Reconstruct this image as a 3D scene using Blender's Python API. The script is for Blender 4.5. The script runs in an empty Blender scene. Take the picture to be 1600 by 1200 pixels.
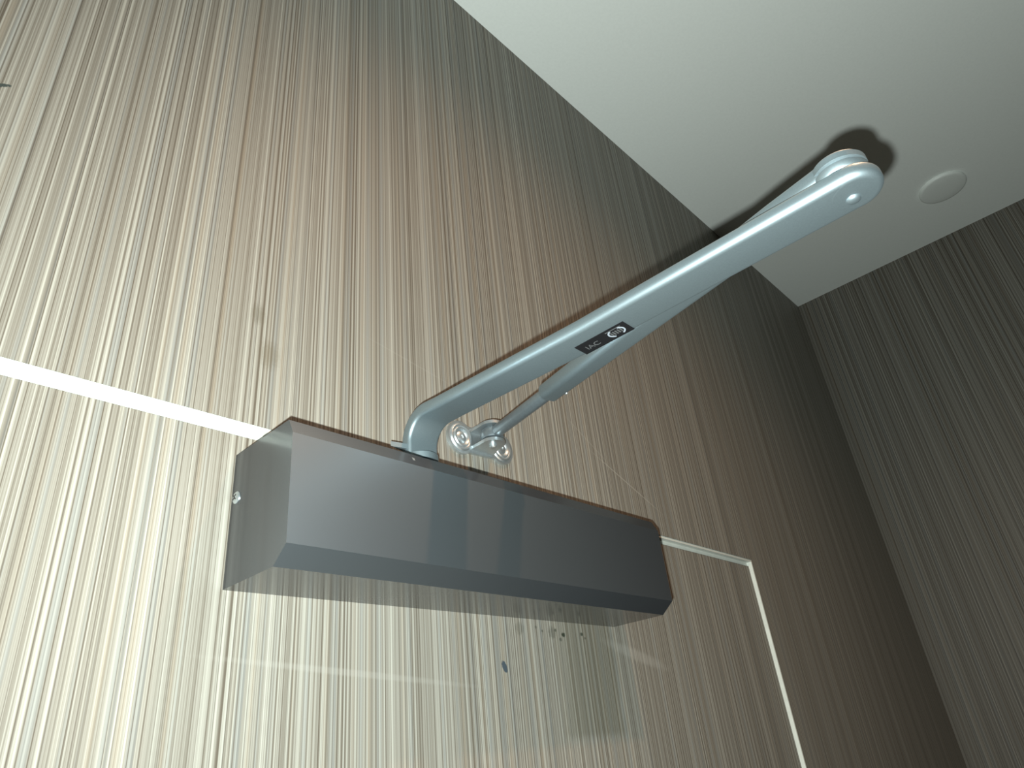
import bpy, bmesh, math
from mathutils import Vector, Matrix

sc = bpy.context.scene
col = sc.collection

# ---------------------------------------------------------------- camera
CAM = Vector((-0.14674, -0.30811, -0.08237))
rx = Vector((0.685381, -0.721689, -0.097053))      # picture right
dn = Vector((0.298835, 0.400300, -0.866290))       # picture down
fw = Vector((0.664041, 0.564735, 0.490024))        # view direction
cam_data = bpy.data.cameras.new('camera')
cam = bpy.data.objects.new('camera', cam_data)
col.objects.link(cam)
M = Matrix(((rx.x, -dn.x, -fw.x, CAM.x), (rx.y, -dn.y, -fw.y, CAM.y),
            (rx.z, -dn.z, -fw.z, CAM.z), (0, 0, 0, 1)))
cam.matrix_world = M
cam_data.sensor_width = 36.0
cam_data.lens = 1084.15 * 36 / 1600
cam_data.shift_x = 1.1 / 1600
cam_data.shift_y = -11.25 / 1600
cam_data.clip_start = 0.01
sc.camera = cam

# ---------------------------------------------------------------- world, lights, exposure
w = bpy.data.worlds.new('world'); sc.world = w
w.use_nodes = True
w.node_tree.nodes['Background'].inputs[0].default_value = (0.010, 0.008, 0.006, 1)
w.node_tree.nodes['Background'].inputs[1].default_value = 1.0

def light(name, kind, loc, power, colour, **kw):
    d = bpy.data.lights.new(name, kind); d.energy = power; d.color = colour
    for k, v in kw.items(): setattr(d, k, v)
    o = bpy.data.objects.new(name, d); o.location = loc; col.objects.link(o)
    return o
# the phone's own flash, about 2 cm beside its lens
flash = light('phone_flash', 'SPOT', CAM + dn * 0.0122 - rx * 0.0064, 21.0, (0.92, 1.0, 0.955),
              shadow_soft_size=0.0022, spot_size=math.radians(165), spot_blend=0.8)
flash.rotation_euler = (fw + rx * .20 - dn * .16).to_track_quat('-Z', 'Y').to_euler()
# small warm ceiling downlight in front of the door, above the picture
dl = light('ceiling_downlight', 'SPOT', (0.185, -0.45, 0.63), 9.5, (1.0, 0.54, 0.29), shadow_soft_size=0.012, spot_size=math.radians(158), spot_blend=0.9)

sc.view_settings.view_transform = 'Standard'
sc.view_settings.look = 'None'
sc.view_settings.exposure = 0.0
sc.view_settings.gamma = 1.0
sc.view_settings.use_curve_mapping = False

# ---------------------------------------------------------------- helpers
def finish(name, bm, mat, parent=None, smooth=None, kind=None):
    bmesh.ops.recalc_face_normals(bm, faces=bm.faces)
    me = bpy.data.meshes.new(name)
    bm.to_mesh(me); bm.free()
    me.materials.append(mat)
    if smooth is not None:
        me.polygons.foreach_set('use_smooth', [True] * len(me.polygons))
        me.set_sharp_from_angle(angle=math.radians(smooth))
    o = bpy.data.objects.new(name, me); col.objects.link(o)
    if parent is not None: o.parent = parent
    if kind: o['kind'] = kind
    return o

def box(bm, a, b):
    vs = [bm.verts.new((x, y, z)) for x in (a[0], b[0]) for y in (a[1], b[1]) for z in (a[2], b[2])]
    for f in ((0,1,3,2),(4,6,7,5),(0,4,5,1),(2,3,7,6),(0,2,6,4),(1,5,7,3)):
        bm.faces.new([vs[i] for i in f])
    return vs

def prism(bm, pts, d):
    """closed outline (list of Vectors) extruded along vector d"""
    d = Vector(d)
    a = [bm.verts.new(p) for p in pts]; b = [bm.verts.new(Vector(p) + d) for p in pts]
    n = len(a)
    bm.faces.new(a[::-1]); bm.faces.new(b)
    for i in range(n): bm.faces.new((a[i], a[(i+1) % n], b[(i+1) % n], b[i]))

def bevel(bm, r, seg=2, ang=20):
    es = [e for e in bm.edges if len(e.link_faces) == 2 and e.calc_face_angle(0) > math.radians(ang)]
    bmesh.ops.bevel(bm, geom=es, offset=r, segments=seg, profile=0.5, affect='EDGES', clamp_overlap=True)

def frame_of(axis):
    a = Vector(axis).normalized()
    u = a.cross(Vector((0, 0, 1)))
    if u.length < 1e-3: u = Vector((1, 0, 0))
    u.normalize(); v = a.cross(u)
    return a, u, v

def lathe(bm, origin, axis, prof, seg=48):
    """prof = [(height along axis, radius)...]; closed at both ends when the radius is 0"""
    a, u, v = frame_of(axis); o = Vector(origin); rings = []
    for h, r in prof:
        if r < 1e-7: rings.append([bm.verts.new(o + a * h)])
        else: rings.append([bm.verts.new(o + a * h + (u * math.cos(2*math.pi*k/seg) + v * math.sin(2*math.pi*k/seg)) * r) for k in range(seg)])
    for p, q in zip(rings, rings[1:]):
        for k in range(seg):
            k2 = (k + 1) % seg
            if len(p) == 1 and len(q) == 1: continue
            if len(p) == 1: bm.faces.new((p[0], q[k], q[k2]))
            elif len(q) == 1: bm.faces.new((p[k], q[0], p[k2]))
            else: bm.faces.new((p[k], q[k], q[k2], p[k2]))
    return rings

def round_rect(wd, th, r, n=5):
    pts = []
    r = min(r, wd/2 - 1e-6, th/2 - 1e-6)
    for cx, cy, a0 in ((wd/2-r, th/2-r, 0), (-wd/2+r, th/2-r, 90), (-wd/2+r, -th/2+r, 180), (wd/2-r, -th/2+r, 270)):
        for k in range(n + 1):
            a = math.radians(a0 + 90*k/n); pts.append((cx + r*math.cos(a), cy + r*math.sin(a)))
    return pts

def sweep(bm, stations):
    """stations: (centre, width vector unit, thickness vector unit, width, thickness, corner radius)"""
    rings = []
    for c, wv, tv, wd, th, r in stations:
        rings.append([bm.verts.new(Vector(c) + Vector(wv) * a + Vector(tv) * b) for a, b in round_rect(wd, th, r)])
    n = len(rings[0])
    for p, q in zip(rings, rings[1:]):
        for k in range(n): bm.faces.new((p[k], p[(k+1) % n], q[(k+1) % n], q[k]))
    bm.faces.new(rings[0][::-1]); bm.faces.new(rings[-1])

# ---------------------------------------------------------------- node helpers
class NT:
    def __init__(s, name):
        s.m = bpy.data.materials.new(name); s.m.use_nodes = True
        s.t = s.m.node_tree; s.n = s.t.nodes; s.b = s.n['Principled BSDF']
        s.co = s.n.new('ShaderNodeTexCoord')
        s.sep = s.n.new('ShaderNodeSeparateXYZ'); s.t.links.new(s.co.outputs['Object'], s.sep.inputs[0])
    def put(s, sock, v):
        if isinstance(v, (int, float)): sock.default_value = v
        elif isinstance(v, tuple): sock.default_value = v if len(v) == len(sock.default_value) else v + (1,)
        else: s.t.links.new(v, sock)
    def math(s, op, a, b=0.0, c=None, clamp=False):
        n = s.n.new('ShaderNodeMath'); n.operation = op; n.use_clamp = clamp
        s.put(n.inputs[0], a); s.put(n.inputs[1], b)
        if c is not None: s.put(n.inputs[2], c)
        return n.outputs[0]
    def vec(s, x, y, z):
        n = s.n.new('ShaderNodeCombineXYZ')
        for i, v in enumerate((x, y, z)): s.put(n.inputs[i], v)
        return n.outputs[0]
    def noise(s, vec, scale=1.0, detail=0.0, rough=0.5, dim='3D'):
        n = s.n.new('ShaderNodeTexNoise'); n.noise_dimensions = dim
        s.put(n.inputs['Vector'], vec); n.inputs['Scale'].default_value = scale
        n.inputs['Detail'].default_value = detail; n.inputs['Roughness'].default_value = rough
        return n.outputs['Fac']
    def ramp(s, fac, stops, interp='LINEAR'):
        n = s.n.new('ShaderNodeValToRGB'); n.color_ramp.interpolation = interp
        e = n.color_ramp.elements
        while len(e) < len(stops): e.new(0.5)
        for k, (p, c) in enumerate(stops):
            e[k].position = p; e[k].color = (c, c, c, 1) if isinstance(c, (int, float)) else c + (1,)
        s.put(n.inputs[0], fac); return n.outputs[0]
    def smooth(s, v, a, b):
        n = s.n.new('ShaderNodeMapRange'); n.interpolation_type = 'SMOOTHSTEP'
        s.put(n.inputs[0], v); n.inputs[1].default_value = a; n.inputs[2].default_value = b
        return n.outputs[0]
    def mix(s, fac, a, b, mode='MIX'):
        n = s.n.new('ShaderNodeMix'); n.data_type = 'RGBA'; n.blend_type = mode
        s.put(n.inputs[0], fac); s.put(n.inputs[6], a); s.put(n.inputs[7], b)
        return n.outputs[2]
    def bump(s, h, strength, dist=0.001):
        n = s.n.new('ShaderNodeBump'); n.inputs['Strength'].default_value = strength
        n.inputs['Distance'].default_value = dist; s.put(n.inputs['Height'], h)
        s.t.links.new(n.outputs[0], s.b.inputs['Normal'])
    def ellipse(s, u, v, cu, cv, ru, rv, ang=0, soft=0.5, wobble=0.0):
        """1 inside an ellipse in the (u, v) plane, fading out at its edge"""
        a = math.radians(ang); du = s.math('SUBTRACT', u, cu); dv = s.math('SUBTRACT', v, cv)
        p = s.math('ADD', s.math('MULTIPLY', du, math.cos(a)/ru), s.math('MULTIPLY', dv, math.sin(a)/ru))
        q = s.math('ADD', s.math('MULTIPLY', du, -math.sin(a)/rv), s.math('MULTIPLY', dv, math.cos(a)/rv))
        d = s.math('SQRT', s.math('ADD', s.math('MULTIPLY', p, p), s.math('MULTIPLY', q, q)))
        if wobble:
            d = s.math('ADD', d, s.math('MULTIPLY', s.math('SUBTRACT', s.noise(s.vec(u, v, 0.0), 600, 2), 0.5), wobble))
        return s.smooth(d, 1.0 + soft/2, 1.0 - soft/2)

def plain(name, colour, rough=0.5, metal=0.0, spec=0.5, grain=0.0, gscale=400, bump=0.0, coat=0.0):
    t = NT(name)
    n = t.noise(t.co.outputs['Object'], gscale, 3, 0.6)
    lo = tuple(c * (1 - grain) for c in colour); hi = tuple(min(1, c * (1 + grain)) for c in colour)
    t.put(t.b.inputs['Base Color'], t.ramp(n, [(0.3, lo), (0.7, hi)]))
    t.b.inputs['Roughness'].default_value = rough; t.b.inputs['Metallic'].default_value = metal
    t.b.inputs['Specular IOR Level'].default_value = spec
    t.b.inputs['Coat Weight'].default_value = coat; t.b.inputs['Coat Roughness'].default_value = 0.08
    if bump: t.bump(n, bump, 0.0005)
    return t.m

def laminate(name, axis, marks=None, gain=1.0):
    """brown-grey laminate with fine vertical streaks; axis = the horizontal direction of the wall"""
    t = NT(name)
    u = t.sep.outputs[axis]; z = t.sep.outputs[2]
    def streak(period, along, detail=0.0, off=0.0, rough=0.5):
        v = t.vec(t.math('MULTIPLY_ADD', u, 1.0/period, off), t.math('MULTIPLY', z, along), 0.0)
        return t.noise(v, 1.0, detail, rough, '2D')
    fine = streak(0.00095, 0.25, 1.5, 3.1, 0.7)
    mid = streak(0.0025, 0.25, 1.0, 11.7)
    wide = streak(0.018, 0.15, 1.0, 5.3)
    hue = streak(0.0052, 0.25, 2.0, 41.0)
    line = streak(0.0014, 0.5, 1.0, 71.0)
    pale = streak(0.0017, 0.5, 1.0, 171.0)
    v = t.math('ADD', t.math('MULTIPLY', fine, 0.50), t.math('ADD', t.math('MULTIPLY', mid, 0.36), t.math('MULTIPLY', wide, 0.14)))
    base = t.ramp(v, [(0.35, (0.082, 0.069, 0.053)), (0.45, (0.155, 0.141, 0.117)), (0.54, (0.218, 0.206, 0.178)), (0.65, (0.320, 0.311, 0.272))])
    base = t.mix(t.math('MULTIPLY', t.smooth(hue, 0.54, 0.68), 0.45), base, (0.170, 0.180, 0.177))
    base = t.mix(t.math('MULTIPLY', t.smooth(hue, 0.42, 0.28), 0.35), base, (0.215, 0.172, 0.122))
    base = t.mix(t.math('MULTIPLY', t.smooth(line, 0.60, 0.69), 0.70), base, (0.062, 0.048, 0.034))
    base = t.mix(t.math('MULTIPLY', t.smooth(pale, 0.64, 0.72), 0.5), base, (0.365, 0.358, 0.315))
    if marks: base = marks(t, base, u, z)
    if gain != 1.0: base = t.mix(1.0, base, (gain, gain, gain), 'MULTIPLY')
    t.put(t.b.inputs['Base Color'], base)
    t.b.inputs['Roughness'].default_value = 0.55
    t.b.inputs['Specular IOR Level'].default_value = 0.25
    t.bump(fine, 0.12, 0.0003)
    return t.m

# ---------------------------------------------------------------- measures (metres)
HC, WR = 0.6406, 1.0867            # ceiling height above the closer's lower edge, right wall
YW = -0.0041                       # face of the wall panelling; the door face is y = 0
DT, DG = 0.0824, 0.0060            # lower edge of the panel over the door, gap down to the leaf
DR = 0.5614                        # right edge of the door opening
DL = DR - 0.92
FL, XL, YB = -1.95, -0.75, -2.6

# ---------------------------------------------------------------- materials
def wall_marks(t, base, u, z):
    base = t.mix(t.math('MULTIPLY', t.ellipse(u, z, 0.0019, 0.1495, 0.0035, 0.006, 0, 1.2, 0.8), 0.40), base, (0.07, 0.062, 0.04))
    base = t.mix(t.math('MULTIPLY', t.ellipse(u, z, 0.0105, 0.1262, 0.005, 0.0075, 0, 1.3, 0.8), 0.40), base, (0.085, 0.068, 0.04))
    base = t.mix(t.ellipse(u, z, -0.1362, 0.2205, 0.0055, 0.0010, 38, 0.4, 1.2), base, (0.035, 0.045, 0.042))
    for cu, cv, ru, an, s in ((0.351, 0.122, 0.045, -21.5, 0.45), (0.110, 0.158, 0.034, -9, 0.08), (0.30, 0.150, 0.03, -30, 0.2)):
        base = t.mix(t.math('MULTIPLY', t.ellipse(u, z, cu, cv, ru, 0.0006, an, 0.9), s), base, (0.36, 0.35, 0.31))
    return base

def door_marks(t, base, u, z):
    # closer's downlight shadow, with an olive run, painted dark below its lower right end
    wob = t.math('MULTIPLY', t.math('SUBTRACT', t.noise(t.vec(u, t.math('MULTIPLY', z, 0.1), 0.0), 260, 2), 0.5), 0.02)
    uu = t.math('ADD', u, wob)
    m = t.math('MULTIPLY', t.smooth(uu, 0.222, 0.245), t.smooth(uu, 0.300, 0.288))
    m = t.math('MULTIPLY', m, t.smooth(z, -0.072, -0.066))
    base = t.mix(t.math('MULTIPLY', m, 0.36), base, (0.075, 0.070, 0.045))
    base = t.mix(t.ellipse(u, z, 0.1795, -0.0286, 0.0019, 0.0036, 25, 0.3, 0.4), base, (0.045, 0.058, 0.070))
    for cu, cv, r, s in ((0.2395, -0.0073, 0.0017, 1.0), (0.2595, -0.0060, 0.0014, 0.85), (0.228, -0.0065, 0.0040, 0.35), (0.196, -0.0055, 0.0040, 0.25), (0.236, -0.0105, 0.0013, 0.6), (0.2315, -0.0048, 0.0011, 0.7), (0.2180, -0.0060, 0.0009, 0.6), (0.2120, -0.0040, 0.0011, 0.5), (0.2630, -0.0085, 0.0009, 0.6)):
        base = t.mix(t.math('MULTIPLY', t.ellipse(u, z, cu, cv, r, r * 0.9, 0, 0.8, 0.9), s), base, (0.03, 0.035, 0.025))
    for cu, cv, ru, rv, an, s in ((0.325, -0.018, 0.034, 0.004, -12, 0.35), (0.075, -0.034, 0.07, 0.0015, -4, 0.2)):  # right: light off the closer's underside, painted pale; left: thin pale streak
        base = t.mix(t.math('MULTIPLY', t.ellipse(u, z, cu, cv, ru, rv, an, 1.0), s), base, (0.30, 0.29, 0.26))
    return base

M_WALL = laminate('laminate_wall', 0, wall_marks)
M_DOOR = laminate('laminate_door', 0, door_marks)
M_SIDE = laminate('laminate_side', 1, gain=0.66)  # same laminate; the side wall's weaker light put into a darker colour
M_CEIL = plain('white_ceiling_paint', (0.80, 0.84, 0.81), 0.75, grain=0.02, gscale=300, bump=0.05)
M_EDGE = plain('white_edging', (0.60, 0.62, 0.57), 0.45, grain=0.05, gscale=120)
M_DISC = plain('white_plastic_plate', (0.75, 0.79, 0.76), 0.40, grain=0.02)
M_FLOOR = plain('dark_floor', (0.06, 0.055, 0.05), 0.5, grain=0.2, gscale=20)
M_DARKTRIM = plain('dark_frame_paint', (0.02, 0.022, 0.025), 0.5)

def paint(name, diff, spec_col, rough, fac):
    """satin metallic paint: coloured body, broad rough lobe, thin clear coat that mirrors at grazing angles"""
    t = NT(name)
    n = t.noise(t.co.outputs['Object'], 900, 3, 0.6)
    t.put(t.b.inputs['Base Color'], t.ramp(n, [(0.35, tuple(c*0.93 for c in diff)), (0.65, tuple(c*1.07 for c in diff))]))
    t.b.inputs['Roughness'].default_value = 0.5
    t.b.inputs['Specular IOR Level'].default_value = 0.3
    t.b.inputs['Coat Weight'].default_value = 1.0; t.b.inputs['Coat IOR'].default_value = 1.42
    t.b.inputs['Coat Roughness'].default_value = 0.14
    g = t.n.new('ShaderNodeBsdfGlossy'); g.inputs['Color'].default_value = spec_col + (1,); g.inputs['Roughness'].default_value = rough
    mx = t.n.new('ShaderNodeMixShader'); lw = t.n.new('ShaderNodeLayerWeight'); lw.inputs[0].default_value = 0.5
    t.put(mx.inputs[0], t.math('MULTIPLY', t.smooth(lw.outputs['Facing'], 0.60, 0.30), fac))
    t.t.links.new(t.b.outputs[0], mx.inputs[1]); t.t.links.new(g.outputs[0], mx.inputs[2])
    t.t.links.new(mx.outputs[0], t.n['Material Output'].inputs['Surface'])
    return t.m
M_COVER = paint('dark_satin_cover_paint', (0.020, 0.023, 0.027), (0.62, 0.71, 0.78), 0.385, 0.82)
M_SILVER = plain('silver_arm_paint', (0.275, 0.34, 0.37), 0.50, metal=0.85, grain=0.05, gscale=1500, spec=0.8)
M_ZINC = plain('zinc_plated_steel', (0.55, 0.60, 0.62), 0.38, metal=0.9, grain=0.05)
M_ROD = plain('shaded_silver_rod', (0.26, 0.31, 0.34), 0.38, metal=0.8, grain=0.06)  # same silver as the arm, its dimmer lighting put into the colour
M_BLACK = plain('black_label', (0.008, 0.008, 0.009), 0.6, spec=0.15)
M_PRINT = plain('grey_print', (0.075, 0.078, 0.08), 0.5)
M_PRINTW = plain('pale_print', (0.26, 0.29, 0.33), 0.5)
M_RUBBER = plain('dark_slot_plastic', (0.02, 0.017, 0.015), 0.5)

# ---------------------------------------------------------------- setting
T = 0.03
bm = bmesh.new()   # panelling around the door opening
box(bm, (XL, YW, DT), (WR, T, HC)); box(bm, (DR, YW, FL), (WR, T, DT)); box(bm, (XL, YW, FL), (DL, T, DT))
finish('wall_back', bm, M_WALL, kind='structure')
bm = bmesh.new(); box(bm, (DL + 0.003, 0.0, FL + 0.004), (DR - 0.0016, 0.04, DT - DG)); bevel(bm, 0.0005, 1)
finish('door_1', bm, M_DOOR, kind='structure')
bm = bmesh.new()   # white edging of the panel over the door, seen in the gap
box(bm, (DL, YW + 0.0006, DT - 0.0020), (DR, T, DT - 0.00002)); box(bm, (DL, 0.0012, DT - DG - 0.001), (DR, T, DT - 0.0020))
finish('trim_1', bm, M_EDGE, kind='structure')
bm = bmesh.new(); box(bm, (DR - 0.0014, YW + 0.0003, FL), (DR - 0.00002, T, DT - 0.0021))
finish('trim_2', bm, M_EDGE, kind='structure')
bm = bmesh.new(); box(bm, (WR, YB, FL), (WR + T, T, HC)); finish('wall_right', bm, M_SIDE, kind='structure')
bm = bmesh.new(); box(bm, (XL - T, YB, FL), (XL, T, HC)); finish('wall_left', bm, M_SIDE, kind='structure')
bm = bmesh.new(); box(bm, (XL - T, YB - T, FL), (WR + T, YB, HC)); finish('wall_front', bm, M_WALL, kind='structure')
bm = bmesh.new(); box(bm, (XL - T, YB - T, HC), (WR + T, T, HC + T)); finish('ceiling', bm, M_CEIL, kind='structure')
bm = bmesh.new(); box(bm, (XL - T, YB - T, FL - T), (WR + T, T, FL)); finish('floor', bm, M_FLOOR, kind='structure')
# ---------------------------------------------------------------- ceiling plate
DC = (0.9458, -0.3004)
bm = bmesh.new()
lathe(bm, (DC[0], DC[1], HC), (0, 0, -1), [(0.0, 0), (0.0, 0.0335), (0.0032, 0.0335), (0.0044, 0.0325), (0.0050, 0.0300), (0.0056, 0.018), (0.0058, 0)], 64)
plate = finish('ceiling_plate', bm, M_DISC, smooth=40)
plate['label'] = 'small round white blanking plate on the white ceiling beyond the arm elbow'
plate['category'] = 'cover plate'

# ---------------------------------------------------------------- door closer
TH = math.radians(0.22)
root = bpy.data.objects.new('door_closer', None); col.objects.link(root)
root.empty_display_size = 0.05
root['label'] = 'dark grey box door closer with silver folding arm on top of striped door'
root['category'] = 'door closer'

L, H, D = 0.300, 0.0656, 0.0524
D1, D2, H1, H2 = 0.0428, 0.0484, 0.0076, 0.0579
prof = [Vector((0, 0, 0)), Vector((0, -D1, 0)), Vector((0, -D, H1)), Vector((0, -D, H2)), Vector((0, -D2, H)), Vector((0, 0, H))]
bm = bmesh.new(); prism(bm, prof, (L, 0, 0))
bevel(bm, 0.0020, 5)
rot = Matrix.Rotation(-TH, 4, 'Y')
bm.transform(rot)
finish('cover', bm, M_COVER, root, smooth=25)

def screw_mesh(o, axis, r, h, slot=True):
    bm = bmesh.new()
    lathe(bm, o, axis, [(0, 0), (0, r), (h*0.4, r), (h*0.8, r*0.8), (h, r*0.45), (h, r*0.28), (h*0.45, r*0.2), (h*0.45, 0)], 32)
    return bm
bm = screw_mesh((0, -0.0050, 0.0420), (-1, 0, 0), 0.0030, 0.0014)
cs = finish('cover_screw', bm, M_ZINC, root, smooth=30)
bm = bmesh.new()
for a in (45, 135):
    c, s = math.cos(math.radians(a)), math.sin(math.radians(a))
    pts = [Vector((-0.0014, -0.0050 + du*c - dv*s, 0.0420 + du*s + dv*c)) for du, dv in ((-.0017, -.0003), (.0017, -.0003), (.0017, .0003), (-.0017, .0003))]
    prism(bm, pts, (-0.00015, 0, 0))
finish('cross_recess', bm, M_RUBBER, cs)

# slot in the top edge of the cover beside the spindle, with its dark insert
bm = bmesh.new()
box(bm, (0.112, -0.0476, H - 0.001), (0.146, -0.030, H + 0.0012)); bevel(bm, 0.0005, 2)
finish('slot_insert', bm, M_RUBBER, root, smooth=30)
bm = bmesh.new()
pts = [Vector((0.0705, -0.0484, H + 0.0002)), Vector((0.0705, -0.0506, H2 + 0.0038)), Vector((0.0705, -0.0496, H2 + 0.003)), Vector((0.0705, -0.046, H - 0.001))]
prism(bm, pts, (0.0015, 0, 0))
finish('cover_clip', bm, M_ZINC, root)

# spindle and its collar
SX, SY = 0.1005, -0.0215
bm = bmesh.new()
lathe(bm, (SX, SY, H - 0.001), (0, 0, 1), [(0, 0), (0, 0.009), (0.0120, 0.009), (0.0122, 0.0105), (0.0160, 0.0105), (0.0160, 0)], 48)
finish('spindle', bm, M_SILVER, root, smooth=35)

bm = bmesh.new()
prism(bm, [Vector((0.0790, -0.0215, 0.0828)), Vector((0.0915, -0.0245, 0.0828)), Vector((0.0915, -0.0190, 0.0828))], (0, 0, 0.0030)); bevel(bm, 0.0004, 1)
finish('stop_tab', bm, M_SILVER, root)
# main arm: foot on the spindle, bend, straight bar out to the elbow
ZA = 0.1035; TA = 0.0075; WA = 0.0225
EX, EY = 0.1050, -0.2805
st = []
X = Vector((1, 0, 0))
RB = 0.016
ZF = 0.0700
st.append(((SX, SY, ZF), X, Vector((0, 1, 0)), 0.0225, TA, 0.0022))
st.append(((SX, SY, ZA - RB), X, Vector((0, 1, 0)), 0.0225, TA, 0.0022))
for k in range(1, 13):
    a = math.radians(90 * k / 12)
    c = (SX, SY - RB + RB * math.cos(a), ZA - RB + RB * math.sin(a))
    st.append((c, X, Vector((0, math.cos(a), math.sin(a))), 0.0225, TA, 0.0022))
y0 = SY - RB
for k in range(1, 25):
    f = k / 24; y = y0 + (EY - y0) * f
    cx = SX + (EX - SX) * min(1, f * 2.2)
    st.append(((cx, y, ZA), X, Vector((0, 0, 1)), WA, TA, 0.0030))
R_ = WA / 2
bm = bmesh.new(); sweep(bm, st)
fil = [(0.0030 * (1 - math.cos(math.radians(q))), R_ - 0.0030 * (1 - math.sin(math.radians(q)))) for q in range(0, 91, 15)]
TE = TA + 0.00016
lathe(bm, (EX, EY, ZA - TE/2), (0, 0, 1), [(0, 0)] + fil + [(TE - h, r) for h, r in reversed(fil)] + [(TE, 0)], 64)
arm = finish('main_arm', bm, M_SILVER, root, smooth=38)
bm = bmesh.new()
lathe(bm, (0.1070, -0.2790, ZA - TA/2 + 0.0003), (0, 0, -1), [(0, 0), (0, 0.0030), (0.0009, 0.0027), (0.0016, 0.0015), (0.0018, 0)], 32)
finish('rivet', bm, M_SILVER, arm, smooth=60)
# label on the underside
ZL = ZA - TA/2
lab = [Vector((0.1043, -0.1385, ZL + 0.0002)), Vector((0.1043, -0.1685, ZL + 0.0002)), Vector((0.1146, -0.1685, ZL + 0.0002)), Vector((0.1146, -0.1385, ZL + 0.0002))]
bm = bmesh.new(); prism(bm, lab, (0, 0, -0.0005))
lab_o = finish('label_plate', bm, M_BLACK, arm)
lab_o['label'] = 'small black printed label on the arm'
zt = ZL - 0.00034
def text_mesh(name, s, size, centre, mat):
    cu = bpy.data.curves.new(name, 'FONT'); cu.body = s; cu.size = size; cu.align_x = 'CENTER'; cu.align_y = 'CENTER'; cu.extrude = 0.0
    tmp = bpy.data.objects.new('tmp', cu); col.objects.link(tmp)
    me = bpy.data.meshes.new_from_object(tmp.evaluated_get(bpy.context.evaluated_depsgraph_get()))
    bpy.data.objects.remove(tmp)
    # reading direction -y, letter tops towards -x, facing down
    mt = Matrix(((0, -1, 0, centre[0]), (-1, 0, 0, centre[1]), (0, 0, -1, centre[2]), (0, 0, 0, 1)))
    bmt = bmesh.new(); bmt.from_mesh(me); bmt.transform(mt)
    r = bmesh.ops.extrude_face_region(bmt, geom=list(bmt.faces))
    bmesh.ops.translate(bmt, verts=[v for v in r['geom'] if isinstance(v, bmesh.types.BMVert)], vec=(0, 0, -0.00006))
    bpy.data.meshes.remove(me)
    return finish(name, bmt, mat, arm)
text_mesh('lettering', 'IAC', 0.0052, (0.1100, -0.1462, zt), M_PRINT)
bm = bmesh.new()
def ring(bm, cx, cy, z, ru, rv, wth, a0, a1, n=40):
    vs = []
    for k in range(n + 1):
        a = math.radians(a0 + (a1 - a0) * k / n)
        vs.append([bm.verts.new((cx + (rv + s * wth) * math.sin(a), cy - (ru + s * wth) * math.cos(a), z - dz)) for s in (-.5, .5) for dz in (0, .00008)])
    for p, q in zip(vs, vs[1:]):
        for i, j in ((0, 1), (1, 3), (3, 2), (2, 0)): bm.faces.new((p[i], p[j], q[j], q[i]))
ring(bm, 0.1095, -0.1612, zt, 0.0044, 0.0034, 0.0009, -60, 60)
ring(bm, 0.1095, -0.1612, zt, 0.0044, 0.0034, 0.0009, 120, 240)
finish('emblem', bm, M_PRINTW, arm)
bm = bmesh.new()
for k in range(5):
    yy = -0.1584 - k * 0.0014
    box(bm, (0.1078, yy - 0.0004, zt - 0.00008), (0.1112, yy + 0.0004, zt))
box(bm, (0.1058, -0.1655, zt - 0.00006), (0.1064, -0.1565, zt))
finish('emblem_bar', bm, M_PRINT, arm)

# elbow: forearm head riding on top of the main arm
bm = bmesh.new()
z0 = ZA + TA/2
lathe(bm, (EX, -0.2785, z0 - 0.0002), (0, 0, 1), [(0, 0), (0, 0.0100), (0.0008, 0.0106), (0.0034, 0.0107), (0.0038, 0.0096), (0.0044, 0.0096), (0.0049, 0.0108), (0.0076, 0.0108), (0.0086, 0.0100), (0.0088, 0.005), (0.0088, 0)], 56)
finish('elbow_knuckle', bm, M_SILVER, root, smooth=35)

# forearm: thick sleeve to the elbow, thin rod to the bracket
P = Vector((0.1655, -0.0200, 0.1135)); Q = Vector((EX, -0.2785, 0.1125))
d = (Q - P).normalized(); wv = d.cross(Vector((0, 0, 1))).normalized(); tv = wv.cross(d)
def along(s): return P + d * s
LQ = (Q - P).length
s0 = 0.063
bm = bmesh.new()
sweep(bm, [(along(s0), wv, tv, 0.0118, 0.0088, 0.0030), (along(s0 + .001), wv, tv, 0.0130, 0.0100, 0.0035), (along(LQ - 0.075), wv, tv, 0.0165, 0.0100, 0.0035), (along(LQ - 0.03), wv, tv, 0.0185, 0.0095, 0.0035), (along(LQ - 0.004), wv, tv, 0.0180, 0.0085, 0.0030)])
slv = finish('forearm_sleeve', bm, M_SILVER, root, smooth=40)
bm = bmesh.new()
c = along(s0 + 0.010) - tv * 0.0 + wv * 0.0
sgn = 1 if wv.x > 0 else -1
lathe(bm, c + wv * sgn * 0.0062 - tv * 0.002, wv * sgn * 0.6 - tv * 0.8, [(0, 0), (0, 0.0012), (0.0016, 0.0012), (0.0020, 0.0008), (0.0020, 0)], 20)
finish('adjusting_screw', bm, M_ZINC, slv, smooth=40)
bm = bmesh.new()
sweep(bm, [(along(0.004), wv, tv, 0.0085, 0.0085, 0.0041), (along(s0 + 0.02), wv, tv, 0.0085, 0.0085, 0.0041)])
lathe(bm, P - Vector((0, 0, 0.0036)), (0, 0, 1), [(0, 0), (0, 0.0072), (0.0006, 0.0078), (0.0034, 0.0080), (0.0066, 0.0070), (0.0072, 0.0062), (0.0072, 0)], 40)
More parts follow.
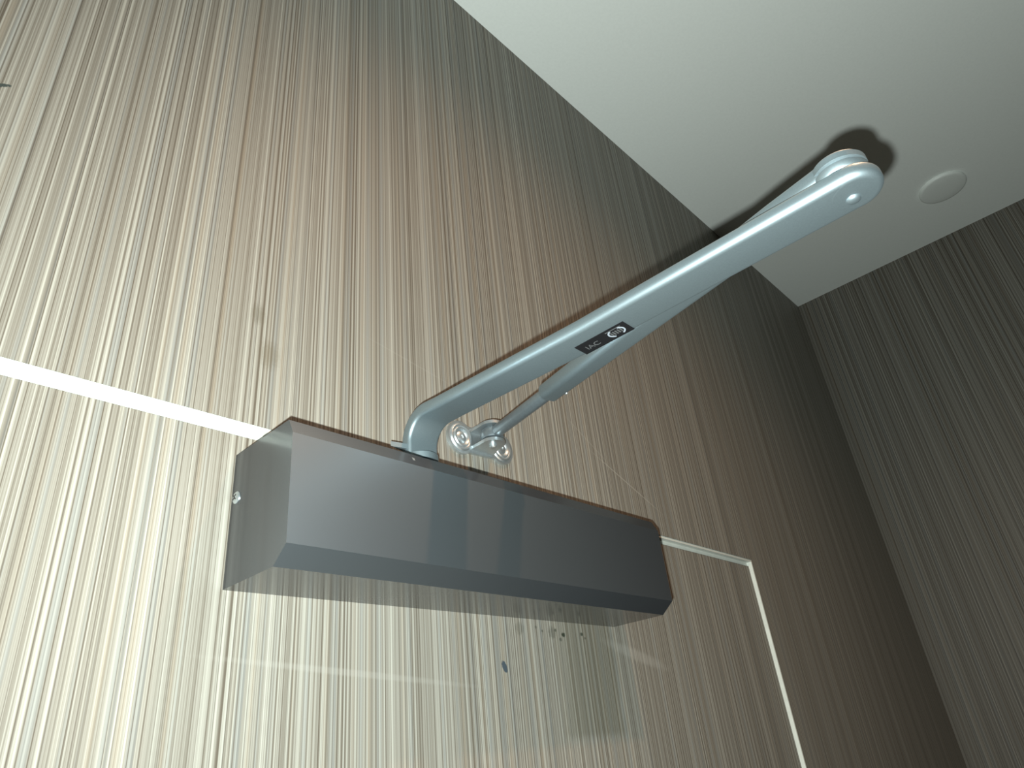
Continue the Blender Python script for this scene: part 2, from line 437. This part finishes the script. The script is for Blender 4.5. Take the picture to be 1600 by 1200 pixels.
finish('forearm_rod', bm, M_ROD, root, smooth=40)

# wall bracket (shoe)
BX, BZ = 0.1690, 0.1140
bm = bmesh.new()
xs = ((0.1500, 0.1130), (0.1885, 0.1145))
out = []
n = 20; R2 = 0.0118
def lobe(cx, cz, a0, a1): return [Vector((cx + R2*math.cos(math.radians(a0 + (a1-a0)*k/n)), YW, cz + R2*math.sin(math.radians(a0 + (a1-a0)*k/n)))) for k in range(n+1)]
out += lobe(*xs[0], 55, 305) + lobe(*xs[1], -125, 125)
prism(bm, out, (0, -0.0022, 0)); bevel(bm, 0.0006, 2, 40)
shoe = finish('bracket', bm, M_ZINC, root, smooth=30)
for cx, cz in xs:
    bm = bmesh.new()   # raised ring around each fixing hole
    y = YW - 0.0021
    lathe(bm, (cx, y, cz), (0, -1, 0), [(0.0, 0.0100), (0.0012, 0.0093), (0.0014, 0.0085), (0.0008, 0.0072), (0.0016, 0.0066), (0.0016, 0.0058), (0.0002, 0.0044)], 48)
    finish('dished_ring', bm, M_ZINC, shoe, smooth=50)
    bm = screw_mesh((cx, y + 0.0002, cz), (0, -1, 0), 0.0042, 0.0014)
    finish('fixing_screw', bm, M_ZINC, shoe, smooth=30)
# two ears with the pivot pin
for zc in (P.z - 0.0063, P.z + 0.0063):
    bm = bmesh.new()
    ear = [Vector((BX - 0.0105, YW - 0.0015, zc - 0.0011)), Vector((BX + 0.0105, YW - 0.0015, zc - 0.0011))]
    for k in range(n + 1):
        a = math.radians(10 - 200 * k / n); ear.append(Vector((P.x + 0.0082*math.cos(a), P.y + 0.0082*math.sin(a), zc - 0.0011)))
    prism(bm, ear, (0, 0, 0.0022)); bevel(bm, 0.0005, 2, 40)
    finish('ear', bm, M_ZINC, shoe, smooth=30)
bm = bmesh.new()
lathe(bm, P - Vector((0, 0, 0.0098)), (0, 0, 1), [(0, 0), (0, 0.0018), (0.0008, 0.0026), (0.0188, 0.0026), (0.0196, 0.0018), (0.0196, 0)], 32)
finish('pivot_pin', bm, M_ZINC, shoe, smooth=40)
